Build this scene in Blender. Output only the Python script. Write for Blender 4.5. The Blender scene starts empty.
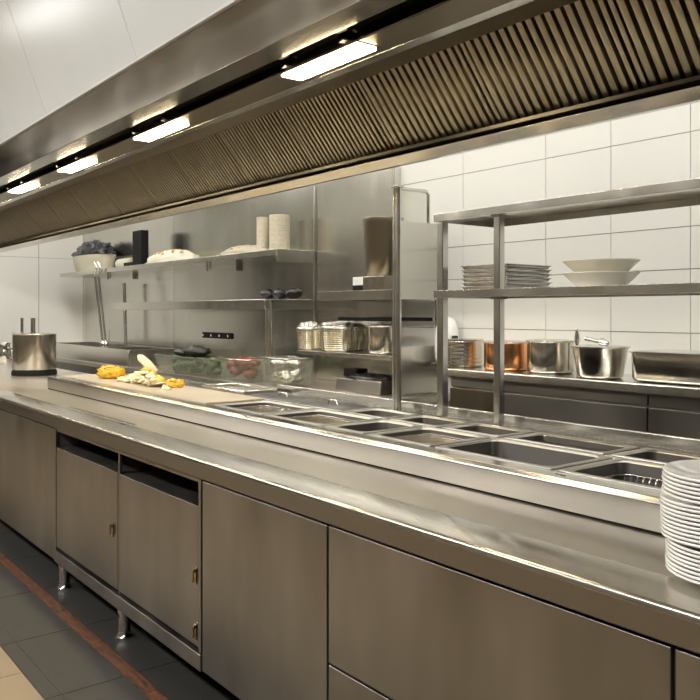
import bpy, bmesh, math, random
from mathutils import Vector, noise
C = bpy.context.scene.collection
PI = math.pi
random.seed(7)
S, K, F, EYE, HOR = .61504, .78850, 800.0, 1.42, 312.0

def PX(px, Y):                       # x of a point at depth Y that the lens sees at column px
    u = (px - 350) / F
    return Y * (-K + u * S) / (S + u * K)
def PZ(px, py, Y):
    u = (px - 350) / F
    return EYE + (HOR - py) / F * Y / (S + u * K)

# ------------------------------------------------------------------ materials
def srgb(r, g, b):
    f = lambda c: (c / 12.92 if c <= .04045 else ((c + .055) / 1.055) ** 2.4)
    return (f(r / 255), f(g / 255), f(b / 255), 1)
def newmat(name):
    m = bpy.data.materials.new(name); m.use_nodes = True
    nt = m.node_tree; b = nt.nodes['Principled BSDF']
    return m, nt, b
def coords(nt, scale):
    tc = nt.nodes.new('ShaderNodeTexCoord'); mp = nt.nodes.new('ShaderNodeMapping')
    mp.inputs['Scale'].default_value = scale
    nt.links.new(tc.outputs['Object'], mp.inputs['Vector'])
    return mp.outputs['Vector']
def noise_n(nt, vec, scale, detail=3, rough=.55):
    n = nt.nodes.new('ShaderNodeTexNoise'); n.inputs['Scale'].default_value = scale
    n.inputs['Detail'].default_value = detail; n.inputs['Roughness'].default_value = rough
    nt.links.new(vec, n.inputs['Vector']); return n.outputs['Fac']
def maprange(nt, fac, a, b, f0=.3, f1=.7):
    r = nt.nodes.new('ShaderNodeMapRange')
    r.inputs['From Min'].default_value = f0; r.inputs['From Max'].default_value = f1
    r.inputs['To Min'].default_value = a; r.inputs['To Max'].default_value = b
    nt.links.new(fac, r.inputs['Value']); return r.outputs['Result']
def mix(nt, fac, c1, c2):
    r = nt.nodes.new('ShaderNodeMix'); r.data_type = 'RGBA'
    nt.links.new(fac, r.inputs['Factor'])
    r.inputs['A'].default_value = c1; r.inputs['B'].default_value = c2
    return r.outputs['Result']
def bump(nt, b, h, strength, dist=.002):
    n = nt.nodes.new('ShaderNodeBump'); n.inputs['Strength'].default_value = strength
    n.inputs['Distance'].default_value = dist
    nt.links.new(h, n.inputs['Height']); nt.links.new(n.outputs['Normal'], b.inputs['Normal'])
def steel(name, col, r0, r1, streak=(1.5, 90, 90), smudge=(1.2, 1.2, 1.2), var=.12, bs=.06):
    m, nt, b = newmat(name)
    b.inputs['Metallic'].default_value = 1
    st = noise_n(nt, coords(nt, streak), .22, 1)
    sm = noise_n(nt, coords(nt, smudge), 2, 2, .5)
    lo = tuple(c * (1 - var) for c in col[:3]) + (1,); hi = tuple(min(1, c * (1 + var)) for c in col[:3]) + (1,)
    nt.links.new(mix(nt, sm, lo, hi), b.inputs['Base Color'])
    a = nt.nodes.new('ShaderNodeMath'); a.operation = 'ADD'
    nt.links.new(maprange(nt, sm, r0, r1), a.inputs[0]); nt.links.new(maprange(nt, st, -.012, .012), a.inputs[1])
    nt.links.new(a.outputs[0], b.inputs['Roughness'])
    if bs > .08: bump(nt, b, st, bs * .4, .0005)
    return m
def plain(name, col, rough=.5, metal=0, var=.08, scale=8, bs=0, **kw):
    m, nt, b = newmat(name)
    n = noise_n(nt, coords(nt, (1, 1, 1)), scale, 4)
    lo = tuple(c * (1 - var) for c in col[:3]) + (1,); hi = tuple(min(1, c * (1 + var)) for c in col[:3]) + (1,)
    nt.links.new(mix(nt, n, lo, hi), b.inputs['Base Color'])
    b.inputs['Roughness'].default_value = rough; b.inputs['Metallic'].default_value = metal
    for k, v in kw.items(): b.inputs[k].default_value = v
    if bs: bump(nt, b, n, bs, .01)
    return m
def emit(name, col, s):
    m, nt, b = newmat(name)
    b.inputs['Base Color'].default_value = (.8, .8, .8, 1)
    b.inputs['Emission Color'].default_value = col; b.inputs['Emission Strength'].default_value = s
    return m
SC = (.60, .575, .525)
M = {}
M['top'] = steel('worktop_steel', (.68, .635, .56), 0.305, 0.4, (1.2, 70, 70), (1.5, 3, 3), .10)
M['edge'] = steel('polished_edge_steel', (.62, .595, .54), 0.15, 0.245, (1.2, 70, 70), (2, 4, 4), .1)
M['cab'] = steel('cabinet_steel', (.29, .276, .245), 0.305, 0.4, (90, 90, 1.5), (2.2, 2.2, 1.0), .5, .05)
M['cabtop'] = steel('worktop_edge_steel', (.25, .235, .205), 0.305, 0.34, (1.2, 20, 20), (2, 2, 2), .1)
M['cabd'] = steel('dull_cabinet_steel', (.30, .28, .25), 0.31, 0.42, (2, 80, 80), (2, 2, 2), .15)
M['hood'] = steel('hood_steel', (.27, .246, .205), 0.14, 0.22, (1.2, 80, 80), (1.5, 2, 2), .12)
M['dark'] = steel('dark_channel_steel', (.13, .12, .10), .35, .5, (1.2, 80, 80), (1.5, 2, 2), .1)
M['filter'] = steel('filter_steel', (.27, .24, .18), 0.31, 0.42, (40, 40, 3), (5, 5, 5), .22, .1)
M['pass'] = steel('pass_steel', (.66, .65, .62), 0.17, 0.25, (1.2, 80, 80), (2, 3, 3), .08)
M['wallsteel'] = steel('splash_steel', (.62, .61, .565), 0.16, 0.25, (60, 60, 1.2), (1.3, 1.3, .9), .12, .04)
M['shelf'] = steel('shelf_steel', (.66, .645, .60), 0.15, 0.24, (1.2, 80, 80), (3, 3, 3), .1)
M['post'] = steel('tube_steel', (.62, .605, .565), 0.15, 0.24, (50, 50, 1.5), (4, 4, 4), .1, .02)
M['panshade'] = plain('shaded_pan_interior', (.022, .017, .012), .4, .2, .4, 12)  # dark colour paints the hood's dark reflection into the steel pan insides
M['lidm'] = steel('dark_lid_steel', (.16, .155, .145), 0.31, 0.42, (3, 30, 30), (6, 6, 6), .15, 0)
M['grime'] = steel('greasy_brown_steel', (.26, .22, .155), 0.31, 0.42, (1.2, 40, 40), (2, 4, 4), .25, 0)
M['splashdark'] = steel('darker_splash_steel', (.52, .52, .48), 0.16, 0.25, (60, 60, 1.2), (1.3, 1.3, .9), .2, 0)  # splash steel in a darker tone
M['gold'] = steel('pale_gold_steel', (.74, .67, .50), 0.15, 0.24, (9, 9, 9), (9, 9, 9), .1, 0)
M['pan'] = steel('pan_steel', (.50, .475, .42), 0.305, 0.38, (6, 6, 6), (7, 7, 7), .2, .03)
M['pot'] = steel('pot_steel', (.62, .58, .50), 0.15, 0.24, (1.5, 1.5, 60), (8, 8, 3), .12, .04)
M['brownsteel'] = steel('bucket_steel', (.25, .21, .145), 0.305, 0.38, (2, 2, 60), (6, 6, 2), .15, .04)
M['chrome'] = steel('chrome', (.82, .80, .76), .06, .12, (3, 3, 3), (5, 5, 5), .03, .0)
M['brass'] = steel('brass', (.34, .27, .15), 0.15, 0.24, (9, 9, 9), (9, 9, 9), .1, .02)
M['copper'] = steel('copper', (.93, .47, .22), 0.15, 0.24, (1.5, 1.5, 60), (8, 8, 3), .08, .03)
M['foil'] = plain('crumpled_foil', (.72, .70, .64), .25, .9, .2, 45, .9)
M['upper'] = plain('upper_panel_enamel', (.86, .90, .90), .22, 0, .10, 1.2)
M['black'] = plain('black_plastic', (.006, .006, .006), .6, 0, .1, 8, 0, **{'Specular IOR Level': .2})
M['blackwrap'] = plain('black_wrap', (.010, .010, .010), .28, 0, .4, 30, .8)
M['bluewrap'] = plain('dark_blue_crumpled_wrap', (.03, .033, .038), .22, .2, .8, 26, 1.0)
M['gap'] = plain('cabinet_interior', (.05, .045, .04), .6)
M['board'] = plain('cutting_board', srgb(186, 174, 152), .38, 0, .08, 5)
M['orange'] = plain('orange_flesh', srgb(246, 178, 40), .35, 0, .4, 22, .8)
M['cream'] = plain('cream_flesh', srgb(238, 222, 180), .55, 0, .18, 36, .8)
M['white'] = plain('white_porcelain', srgb(246, 246, 242), .12, 0, .02, 4, 0, **{'Coat Weight': .3})
M['bowl'] = plain('cream_porcelain', srgb(244, 242, 230), .2, 0, .03, 4)
M['tub'] = plain('cream_plastic', srgb(212, 205, 184), .4, 0, .06, 5)
M['rice'] = plain('white_grains', srgb(222, 216, 196), .6, 0, .12, 60, 1)
M['toast'] = plain('toasted_crumbs', srgb(196, 160, 96), .6, 0, .3, 70, 1)
M['oat'] = plain('oat_crumbs', srgb(196, 186, 160), .6, 0, .2, 70, 1)
M['weave'] = plain('ribbed_paper', srgb(214, 204, 180), .6, 0, .25, 60, .8)
M['green'] = plain('green_leaf_vegetable', srgb(66, 92, 30), .4, 0, .5, 22, .8)
M['darkgreen'] = plain('dark_green_skin', srgb(30, 36, 22), .35, 0, .5, 22, .8)
M['red'] = plain('red_pepper_pieces', srgb(130, 56, 26), .35, 0, .5, 40, .9)
M['trayg'] = steel('grey_tray_metal', (.48, .47, .45), 0.18, 0.25, (2, 60, 60), (6, 6, 6), .1)
M['grout'] = plain('wall_grout', srgb(150, 146, 134), .8)
M['fgrout'] = plain('floor_grout', srgb(120, 116, 106), .8)
M['slate'] = plain('slate_tile', srgb(50, 48, 45), .5, 0, .25, 7, .15)
M['beige'] = plain('beige_tile', srgb(150, 132, 106), .4, 0, .1, 6, .05)
M['ceil'] = plain('ceiling_paint', srgb(214, 212, 204), .8, 0, .02)
M['paint'] = plain('wall_paint', srgb(84, 78, 68), .7, 0, .04)
M['lamp'] = emit('hood_lamp_glass', (1, .80, .50, 1), 60)
M['tube'] = emit('ceiling_lamp_glass', (1, .98, .945, 1), 12)
M['frontfill'] = emit('added_front_fill_glow', (1, .985, .96, 1), 46)  # glow of the unseen front strips, added as fill

def glass(name, col, rough):
    m, nt, b = newmat(name)
    b.inputs['Base Color'].default_value = col; b.inputs['Roughness'].default_value = rough
    tr = nt.nodes.new('ShaderNodeBsdfTransparent'); tr.inputs['Color'].default_value = (.9, .9, .86, 1)
    mx = nt.nodes.new('ShaderNodeMixShader'); mx.inputs['Fac'].default_value = .11
    nt.links.new(tr.outputs[0], mx.inputs[1]); nt.links.new(b.outputs[0], mx.inputs[2])
    nt.links.new(mx.outputs[0], nt.nodes['Material Output'].inputs['Surface'])
    return m
M['glass'] = glass('clear_container', (.78, .78, .70, 1), .15)
# glazed wall tile
m, nt, b = newmat('wall_tile')
n = noise_n(nt, coords(nt, (1, 1, 1)), .9, 2)
nt.links.new(mix(nt, n, srgb(228, 227, 221), srgb(238, 237, 231)), b.inputs['Base Color'])
b.inputs['Roughness'].default_value = .16
M['tile'] = m
# wood strip
m, nt, b = newmat('red_brown_wood')
n = maprange(nt, noise_n(nt, coords(nt, (4, 22, 22)), 3, 3), 0, 1)
nt.links.new(mix(nt, n, srgb(50, 30, 20), srgb(122, 78, 50)), b.inputs['Base Color'])
b.inputs['Roughness'].default_value = .4; bump(nt, b, n, .3)
M['wood'] = m

# ------------------------------------------------------------------ geometry
class MB:
    def __init__(s): s.v = []; s.f = []; s.m = []; s.cm = 0
    def add(s, vs, fs):
        o = len(s.v); s.v += [tuple(v) for v in vs]; s.f += [tuple(o + i for i in f) for f in fs]; s.m += [s.cm] * len(fs); return s
    def box(s, x0, x1, y0, y1, z0, z1):
        x0, x1 = sorted((x0, x1)); y0, y1 = sorted((y0, y1)); z0, z1 = sorted((z0, z1))
        v = [(x, y, z) for x in (x0, x1) for y in (y0, y1) for z in (z0, z1)]
        return s.add(v, [(0, 1, 3, 2), (4, 6, 7, 5), (0, 4, 5, 1), (2, 3, 7, 6), (0, 2, 6, 4), (1, 5, 7, 3)])
    def xprism(s, prof, x0, x1):     # closed (y, z) profile swept along x
        n = len(prof); a = sum(prof[i][0] * prof[(i + 1) % n][1] - prof[(i + 1) % n][0] * prof[i][1] for i in range(n))
        if a < 0: prof = prof[::-1]
        v = [(x0, y, z) for y, z in prof] + [(x1, y, z) for y, z in prof]
        f = [tuple(range(n))[::-1], tuple(range(n, 2 * n))] + [(i, (i + 1) % n, n + (i + 1) % n, n + i) for i in range(n)]
        return s.add(v, f)
    def lathe(s, prof, c, seg=32, sx=1, sy=1, wob=0):   # (r, z) profile about a vertical axis at c
        v = []; f = []; n = len(prof)
        for k in range(seg):
            a = 2 * PI * k / seg; w = 1 + wob * math.sin(3 * a + 1)
            for r, z in prof: v.append((c[0] + r * w * math.cos(a) * sx, c[1] + r * w * math.sin(a) * sy, c[2] + z))
        for k in range(seg):
            for i in range(n - 1):
                a0 = k * n + i; b0 = ((k + 1) % seg) * n + i
                f.append((a0, b0, b0 + 1, a0 + 1))
        return s.add(v, f)
    def tube(s, pts, r, seg=10, closed=False):
        pts = [Vector(p) for p in pts]; n = len(pts); v = []; f = []
        up = None
        for i, p in enumerate(pts):
            a = pts[(i - 1) % n] if (closed or i > 0) else p; b = pts[(i + 1) % n] if (closed or i < n - 1) else p
            t = (b - a).normalized()
            if up is None:
                up = Vector((0, 0, 1)) if abs(t.z) < .9 else Vector((1, 0, 0))
            q = t.cross(up).normalized(); up = q.cross(t).normalized()
            rr = r[i] if isinstance(r, (list, tuple)) else r
            for k in range(seg):
                an = 2 * PI * k / seg; w = q * math.cos(an) * rr + up * math.sin(an) * rr
                v.append(tuple(p + w))
        for i in range(n if closed else n - 1):
            for k in range(seg):
                j = (i + 1) % n
                f.append((i * seg + k, i * seg + (k + 1) % seg, j * seg + (k + 1) % seg, j * seg + k))
        if not closed: f += [tuple(range(seg))[::-1], tuple(range((n - 1) * seg, n * seg))]
        return s.add(v, f)
    def blob(s, c, r, amp=.2, fr=6, seg=24, rings=14, flat=None):   # lumpy ellipsoid
        v = []; f = []
        for i in range(rings + 1):
            th = PI * i / rings
            for k in range(seg):
                ph = 2 * PI * k / seg; d = Vector((math.sin(th) * math.cos(ph), math.sin(th) * math.sin(ph), math.cos(th)))
                w = 1 + amp * noise.noise(d * fr * .5 + Vector(c) * 3) + amp * .5 * noise.noise(d * fr + Vector(c) * 5)
                z = d.z * r[2] * w
                if flat is not None: z = max(z, flat)
                v.append((c[0] + d.x * r[0] * w, c[1] + d.y * r[1] * w, c[2] + z))
        for i in range(rings):
            for k in range(seg):
                f.append((i * seg + k, (i + 1) * seg + k, (i + 1) * seg + (k + 1) % seg, i * seg + (k + 1) % seg))
        return s.add(v, f)
    def build(s, name, mat, parent=None, org=(0, 0, 0), bev=0, smooth=None, seg=2):
        off = Vector(org) if parent is None else wloc(parent)
        me = bpy.data.meshes.new(name)
        me.from_pydata([tuple(Vector(v) - off) for v in s.v], [], s.f)
        for mm in (mat if isinstance(mat, list) else [mat]): me.materials.append(M[mm])
        if isinstance(mat, list):
            for p, i in zip(me.polygons, s.m): p.material_index = i
        bm = bmesh.new(); bm.from_mesh(me)
        bmesh.ops.remove_doubles(bm, verts=bm.verts, dist=1e-6)
        bmesh.ops.recalc_face_normals(bm, faces=bm.faces); bm.to_mesh(me); bm.free()
        o = bpy.data.objects.new(name, me); C.objects.link(o)
        if parent is None: o.location = off
        else: o.parent = parent
        if smooth is not None:
            me.polygons.foreach_set('use_smooth', [True] * len(me.polygons))
            if smooth < 180: me.set_sharp_from_angle(angle=math.radians(smooth))
        if bev:
            b = o.modifiers.new('bevel', 'BEVEL'); b.width = bev; b.segments = seg; b.limit_method = 'ANGLE'
            b.angle_limit = math.radians(40); b.harden_normals = True
            if smooth is None: me.polygons.foreach_set('use_smooth', [True] * len(me.polygons)); me.set_sharp_from_angle(angle=math.radians(30))
        return o
def wloc(o):
    v = Vector((0, 0, 0))
    while o is not None: v += o.location; o = o.parent
    return v
def thing(name, loc, label, cat, group=None):
    o = bpy.data.objects.new(name, None); C.objects.link(o); o.location = loc; o.empty_display_size = .1
    return tag(o, label, cat, group)
def tag(o, label, cat, group=None):
    o['label'] = label; o['category'] = cat
    if group: o['group'] = group
    return o
def struct(o): o['kind'] = 'structure'; return o
def dup(root, loc, label, rotz=None):
    def cp(o, p):
        c = o.copy(); C.objects.link(c)
        if p: c.parent = p
        for ch in [k for k in bpy.data.objects if k.parent == o]: cp(ch, c)
        return c
    r = cp(root, None); r.location = loc; r['label'] = label
    if rotz is not None: r.rotation_euler = (0, 0, rotz)
    return r
B = MB

# ------------------------------------------------------------------ setting
XL, XR, YB, YF, HC = -10.30, 2.2, 3.65, -2.6, 3.35
b = B(); b.box(XL - .1, XR, YF, YB + .1, -.1, -.003)
b.cm = 0; fl = b
rows = [(.92, .98 - .0), (.98, 1.226)]
ft = B(); ft.box(XL - .1, XR, YF, YB + .1, -.1, -.004)
ft.cm = 1
def tiles(mb, ys, pitch, ox, g=.004):
    for y0, y1 in ys:
        x = XL - ((XL - ox) % pitch)
        while x < XR:
            mb.box(max(x, XL) + g / 2, min(x + pitch, XR) - g / 2, y0 + g / 2, y1 - g / 2, -.02, 0); x += pitch
tiles(ft, [(.92, .98), (.98, 1.226), (1.282, 1.9), (1.9, 2.5), (2.5, 3.1), (3.1, 3.65)], .6, 0)
ft.cm = 2
tiles(ft, [(.32, .92), (-.28, .32), (-.88, -.28), (-1.48, -.88), (-2.08, -1.48), (-2.6, -2.08)], .6, .32)
struct(ft.build('floor', ['fgrout', 'slate', 'beige']))
w = B(); x = XL
for L in (.56, .43, .55, .48, .60, .35, .50, .44, .55, .5, .48, .52, .5, .47, .55, .5, .45, .5, .5, .55, .5, .5, .6, .5, .5, .5, .5):
    if x + L > XR: break
    w.box(x + .002, x + L - .002, 1.228, 1.28, -.02, .001); x += L
struct(w.build('trim_1', 'wood'))
struct(B().box(XL - .1, XR + .1, YF - .1, YB + .1, HC, HC + .1).build('ceiling', 'ceil'))
struct(B().box(XR, XR + .1, YF, YB, 0, HC).build('wall_right', 'paint'))
struct(B().box(XL - .1, XR + .1, YF - .1, YF, 0, HC).build('wall_front', 'paint'))
# tiled back wall
b = B(); b.box(XL - .1, XR + .1, YB + .006, YB + .12, 0, HC); b.cm = 1
xs = [PX(p, YB) for p in (463, 545.7, 610.9, 690.4)]
xs = [xs[0] - k * .6 for k in range(16, 0, -1)] + xs + [xs[-1] + .62 * k for k in range(1, 8)]
zs = [0, .4, .7, 1.0, 1.318, 1.627, 1.832, 2.286, 2.72, 3.05, HC]
for i in range(len(xs) - 1):
    if xs[i + 1] < XL: continue
    for j in range(len(zs) - 1):
        b.box(max(xs[i], XL) + .0022, min(xs[i + 1], XR) - .0022, YB, YB + .02, zs[j] + .0022, zs[j + 1] - .0022)
struct(b.build('wall_back', ['grout', 'tile']))
# end wall, tall tiles
b = B(); b.box(XL - .12, XL - .006, YF - .1, YB + .1, 0, HC); b.cm = 1
b.cm = 2; b.box(XL - .03, XL, YF, 1.24, 0, HC); b.cm = 1
ys = [1.244, 2.16, 3.09, YB]
for i in range(len(ys) - 1):
    for z0, z1 in ((0, .9), (.9, 2.1), (2.1, HC)):
        b.box(XL - .03, XL, ys[i] + .004, ys[i + 1] - .004, z0 + .002, z1 - .002)
struct(b.build('wall_left', ['grout', 'tile', 'paint']))

# ------------------------------------------------------------------ extraction hood
hx0, hx1 = XL + .005, 1.6
hood = thing('extraction_hood', (-4.3, 1.74, 2.2), 'long stainless steel extraction hood with slanted ridged filters above the pass', 'extraction hood')
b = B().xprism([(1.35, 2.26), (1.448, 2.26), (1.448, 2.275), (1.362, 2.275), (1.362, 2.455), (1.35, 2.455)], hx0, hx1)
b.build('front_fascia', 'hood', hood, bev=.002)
b = B().xprism([(1.335, 2.455), (1.50, 2.455), (1.50, 2.468), (1.335, 2.468)], hx0, hx1)
b.build('top_flange', 'upper', hood, bev=.002)
# dark slot and lamp channel
B().xprism([(1.45, 2.30), (1.50, 2.30), (1.50, 2.44), (1.37, 2.44), (1.37, 2.42), (1.45, 2.42)], hx0, hx1).build('slot', 'dark', hood)
B().xprism([(1.50, 2.292), (1.50, 2.24), (1.628, 2.24), (1.628, 2.243), (1.675, 2.243), (1.675, 2.30), (1.655, 2.30), (1.655, 2.292)], hx0, hx1).build('lamp_channel', 'hood', hood, bev=.0015)
B().box(hx0, hx1, 1.502, 1.627, 2.2375, 2.2398).build('channel_underside', 'grime', hood)
B().xprism([(1.628, 2.236), (1.672, 2.236), (1.672, 2.2425), (1.628, 2.2425)], hx0, hx1).build('channel_lip', 'shelf', hood, bev=.0015)
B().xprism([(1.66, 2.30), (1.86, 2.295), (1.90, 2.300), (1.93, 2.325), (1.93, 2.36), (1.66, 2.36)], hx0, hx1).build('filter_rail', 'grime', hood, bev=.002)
B().xprism([(2.095, 2.038), (2.126, 2.008), (2.15, 2.008), (2.15, HC - .003), (2.14, HC - .003), (2.14, 2.07), (2.126, 2.052)], hx0, hx1).build('gutter', 'shelf', hood, bev=.0015)
B().xprism([(2.085, 2.052), (2.14, 2.052), (2.14, 2.064), (2.085, 2.064)], hx0, hx1).build('drip_slot', 'dark', hood)
# filters: corrugated modules
T = (1.90, 2.324); Bo = (2.124, 2.056)
dy, dz = Bo[0] - T[0], Bo[1] - T[1]; L = math.hypot(dy, dz); ty, tz = dy / L, dz / L; ny, nz = tz, -ty   # face normal towards the cook
if ny > 0: ny, nz = -ny, -nz
def filt(x0, w, n):
    b = B(); p = (w - .05) / n
    def pt(x, s, h): return (x, T[0] + ty * s + ny * h, T[1] + tz * s + nz * h)
    def bar(xa, xb, s0, s1, h0, h1, rnd):
        q = [(xa, h0), (xa + (xb - xa) * .16, h1 * .8), (xa + (xb - xa) * .36, h1), (xa + (xb - xa) * .64, h1), (xa + (xb - xa) * .84, h1 * .8), (xb, h0)]
        v = []
        for s, k in ((s0, 0), (s0 + .012, 1), (s1 - .018, 1), (s1 - .006, .8), (s1, 0)):
            for (xx, hh) in q: v.append(pt(xx if k else xx * .8 + (xa + xb) * .1, s, h0 + (hh - h0) * k))
        m = len(q); f = []
        for i in range(4):
            for j in range(m - 1): f.append((i * m + j, i * m + j + 1, (i + 1) * m + j + 1, (i + 1) * m + j))
        f.append(tuple(range(m))[::-1]); f.append(tuple(range(4 * m, 5 * m)))
        b.add(v, f)
    v = [pt(xx, s, -.012) for xx in (x0, x0 + w) for s in (0, L)]
    b.cm = 1; b.add(v, [(0, 1, 3, 2)]); b.cm = 0
    bar(x0 + .002, x0 + .024, 0, L, -.01, .006, 0); bar(x0 + w - .024, x0 + w - .002, 0, L, -.01, .006, 0)
    for k in range(n):
        xa = x0 + .025 + p * k
        bar(xa + p * .05, xa + p * .91, .006, L - .004, -.012, .009, 1)
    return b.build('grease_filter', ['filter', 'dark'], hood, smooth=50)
x = -1.317 + .55 * 5
k = 0
while x - .55 > hx0:
    filt(x - .55 + .001, .548, 14 if x > -1.9 else 18); x -= .55
filt(hx0, x - hx0 - .001, 8)
# sloping upper panels above the fascia
sl = .36
def upan(xa, xb):
    z0, z1 = 2.47, HC - .004; y0 = 1.34; y1 = y0 - (z1 - z0) * sl
    B().xprism([(y0, z0), (y1, z1), (y1 + .02, z1), (y0 + .02, z0)], xa + .0025, xb - .0025).build('upper_panel', 'upper', hood, bev=.002)
for xa, xb in ((hx0, -8.2), (-8.2, -6.25), (-6.25, PX(46, 1.34)), (PX(46, 1.34), PX(136.5, 1.34)), (PX(136.5, 1.34), -1.9), (-1.9, -.6), (-.6, hx1)): upan(xa, xb)
B().xprism([(1.36, 2.47), (1.05, HC - .004), (1.08, HC - .004), (1.39, 2.47)], hx0, hx1).build('seam_backing', 'dark', hood)
def lamp(xa):
    g = B(); g.box(xa - .012, xa + .422, 1.500, 1.592, 2.2345, 2.2373)
    fr = g.build('lamp_housing', 'shelf', hood, bev=.002)
    B().box(xa, xa + .41, 1.504, 1.585, 2.228, 2.2345).build('diffuser', 'lamp', fr, bev=.002)
    for xc in (xa + .05, xa + .37):
        c = B(); c.box(xc - .022, xc + .022, 1.484, 1.50, 2.246, 2.292)
        c.tube([(xc - .028, 1.482, 2.290), (xc + .028, 1.482, 2.290)], .014); c.tube([(xc, 1.478, 2.25), (xc, 1.490, 2.25)], .007)
        c.build('clip', 'chrome', fr, smooth=40)
for xa in (-2.31, -3.58, -4.665, -5.68, -6.75, -7.85): lamp(xa)

# ------------------------------------------------------------------ front counter
wt = thing('worktop', (-4.5, 1.8, .84), 'long brushed stainless worktop with a polished front edge under the pass', 'worktop')
B().xprism([(1.463, .897), (1.463, .899), (2.42, .899), (2.42, .86), (1.463, .86)], XL + .005, 1.6).build('top_sheet', 'top', wt, bev=.001)
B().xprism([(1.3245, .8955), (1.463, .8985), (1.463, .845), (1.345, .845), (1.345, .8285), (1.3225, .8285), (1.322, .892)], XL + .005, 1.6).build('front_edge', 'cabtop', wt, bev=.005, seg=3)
B().xprism([(1.3205, .882), (1.321, .890), (1.324, .8955), (1.330, .8975), (1.4625, .8997), (1.4625, .8987), (1.332, .8958), (1.3225, .889), (1.3225, .882)], XL + .005, 1.6).build('polished_band', 'edge', wt, smooth=60)
B().box(PX(66, 1.47), PX(138, 1.5), 1.474, 1.496, .8992, .9012).build('hatch_strip', 'edge', wt, bev=.0008)
B().box(PX(122, 1.46) , PX(126, 1.46), 1.446, 1.462, .8985, .9005).build('latch_pin', 'black', wt)
YFc = 1.336
def base(name, x0, x1, label, group='steel units under the worktop'):
    t = thing(name, ((x0 + x1) / 2, 1.4, .137), label, 'cabinet', group)
    b = B()
    b.box(x0 + .001, x0 + .012, 1.350, 2.36, .137, .826); b.box(x1 - .012, x1 - .001, 1.350, 2.36, .137, .826)
    b.box(x0 + .012, x1 - .012, 1.350, 2.36, .137, .150); b.box(x0 + .012, x1 - .012, 2.345, 2.36, .150, .826)
    b.box(x0 + .012, x1 - .012, 1.365, 1.40, .81, .826)
    b.build('carcass', 'gap', t)
    return t
def front(t, x0, x1, z0, z1, name='door'):
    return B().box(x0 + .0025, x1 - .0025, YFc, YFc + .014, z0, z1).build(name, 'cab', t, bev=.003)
def latch(p, x, z, y=YFc):
    b = B(); b.box(x - .009, x + .009, y - .004, y, z - .030, z + .030); b.tube([(x - .003, y - .012, z - .022), (x - .003, y - .012, z + .02)], .0045); b.box(x - .006, x + .004, y - .013, y - .003, z + .012, z + .024)
    o = b.build('latch', 'brass', p, smooth=40); o['label'] = 'brass latch'
def foot(t, x, y=1.375):
    b = B().lathe([(0, 0), (.037, 0), (.037, .006), (.030, .014), (.026, .03), (.026, .105), (.03, .11), (.03, .137), (0, .137)], (x, y, 0), 20)
    b.build('leg', 'post', t, smooth=40)
c = [PX(54.6, YFc), PX(118, YFc), PX(201.4, YFc), PX(327, YFc), PX(672, YFc)]
# left plain unit(s)
t = base('base_cabinet', c[0] - 1.15, c[0], 'leftmost fully visible plain steel cabinet under the worktop, left of the open-topped doors')
front(t, c[0] - 1.15, c[0] - .0, .142, .8185); foot(t, c[0] - 1.1, 1.9); foot(t, c[0] - 1.1, 2.2)
t = base('base_cabinet', c[0] - 2.3, c[0] - 1.15, 'plain steel cabinet at the far left edge of the photo under the worktop')
front(t, c[0] - 2.3, c[0] - 1.15, .142, .8185); foot(t, c[0] - 2.25); foot(t, c[0] - 2.25, 2.2)
# double unit with dropped doors
x0, x1 = c[0], c[2]
t = base('base_cabinet', x0, x1, 'double steel cabinet with two short doors and dark gaps above them, on round feet')
b = B()
b.box(x0 + .002, x0 + .022, YFc - .002, YFc + .014, .15, .823); b.box(x1 - .020, x1 - .002, YFc - .002, YFc + .014, .2, .823)
b.box(c[1] - .008, c[1] + .008, YFc + .004, YFc + .016, .2, .823); b.box(x0 + .002, x1 - .002, YFc + .002, YFc + .012, .808, .823)
b.build('face_frame', 'cab', t, bev=.002)
B().xprism([(YFc - .004, .137), (YFc - .004, .196), (YFc + .05, .200), (YFc + .05, .137)], x0 + .002, x1 - .002).build('bottom_rail', 'cab', t, bev=.002)
for xa, xb, ls, zt in ((x0 + .026, c[1] - .010, [(.047, .466)], .726), (c[1] + .016, x1 - .026, [(.012, .47), (.012, .27)], .722)):
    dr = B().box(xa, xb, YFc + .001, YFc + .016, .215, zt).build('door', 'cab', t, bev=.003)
    for dx, z in ls: latch(dr, xb - dx - .002, z, YFc + .001)
    B().xprism([(YFc + .016, zt), (YFc + .30, zt - .01), (YFc + .30, zt - .02), (YFc + .016, zt - .015)], xa, xb).build('inner_shelf', 'cabd', t)
for xx in (x0 + .035, PX(124.5, 1.375)): foot(t, xx)
foot(t, x1 - .06, 1.9)
foot(t, x0 + .045, 2.25); foot(t, x1 - .06, 2.25)
t = base('base_cabinet', c[2], c[3], 'single steel cabinet with one plain tall door right of the latched doors')
front(t, c[2] + .004, c[3], .142, .8185); foot(t, c[2] + .3, 1.9); foot(t, c[3] - .06); foot(t, c[3] - .06, 2.25)
t = base('base_cabinet', c[3], c[4], 'wide steel cabinet with a tall plain front above a lower drawer, in the right foreground')
front(t, c[3] + .004, c[4], .434, .8185, 'drawer'); front(t, c[3] + .004, c[4], .142, .428, 'drawer'); foot(t, c[3] + .06); foot(t, c[4] - .06); foot(t, c[3] + .06, 2.25)
t = base('base_cabinet', c[4], c[4] + 1.1, 'steel cabinet in the bottom right corner below the plate stack')
front(t, c[4] + .003, c[4] + 1.1, .142, .8185); foot(t, c[4] + .06); foot(t, c[4] + 1.04); foot(t, c[4] + 1.04, 2.25)
foot_far = None

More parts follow.
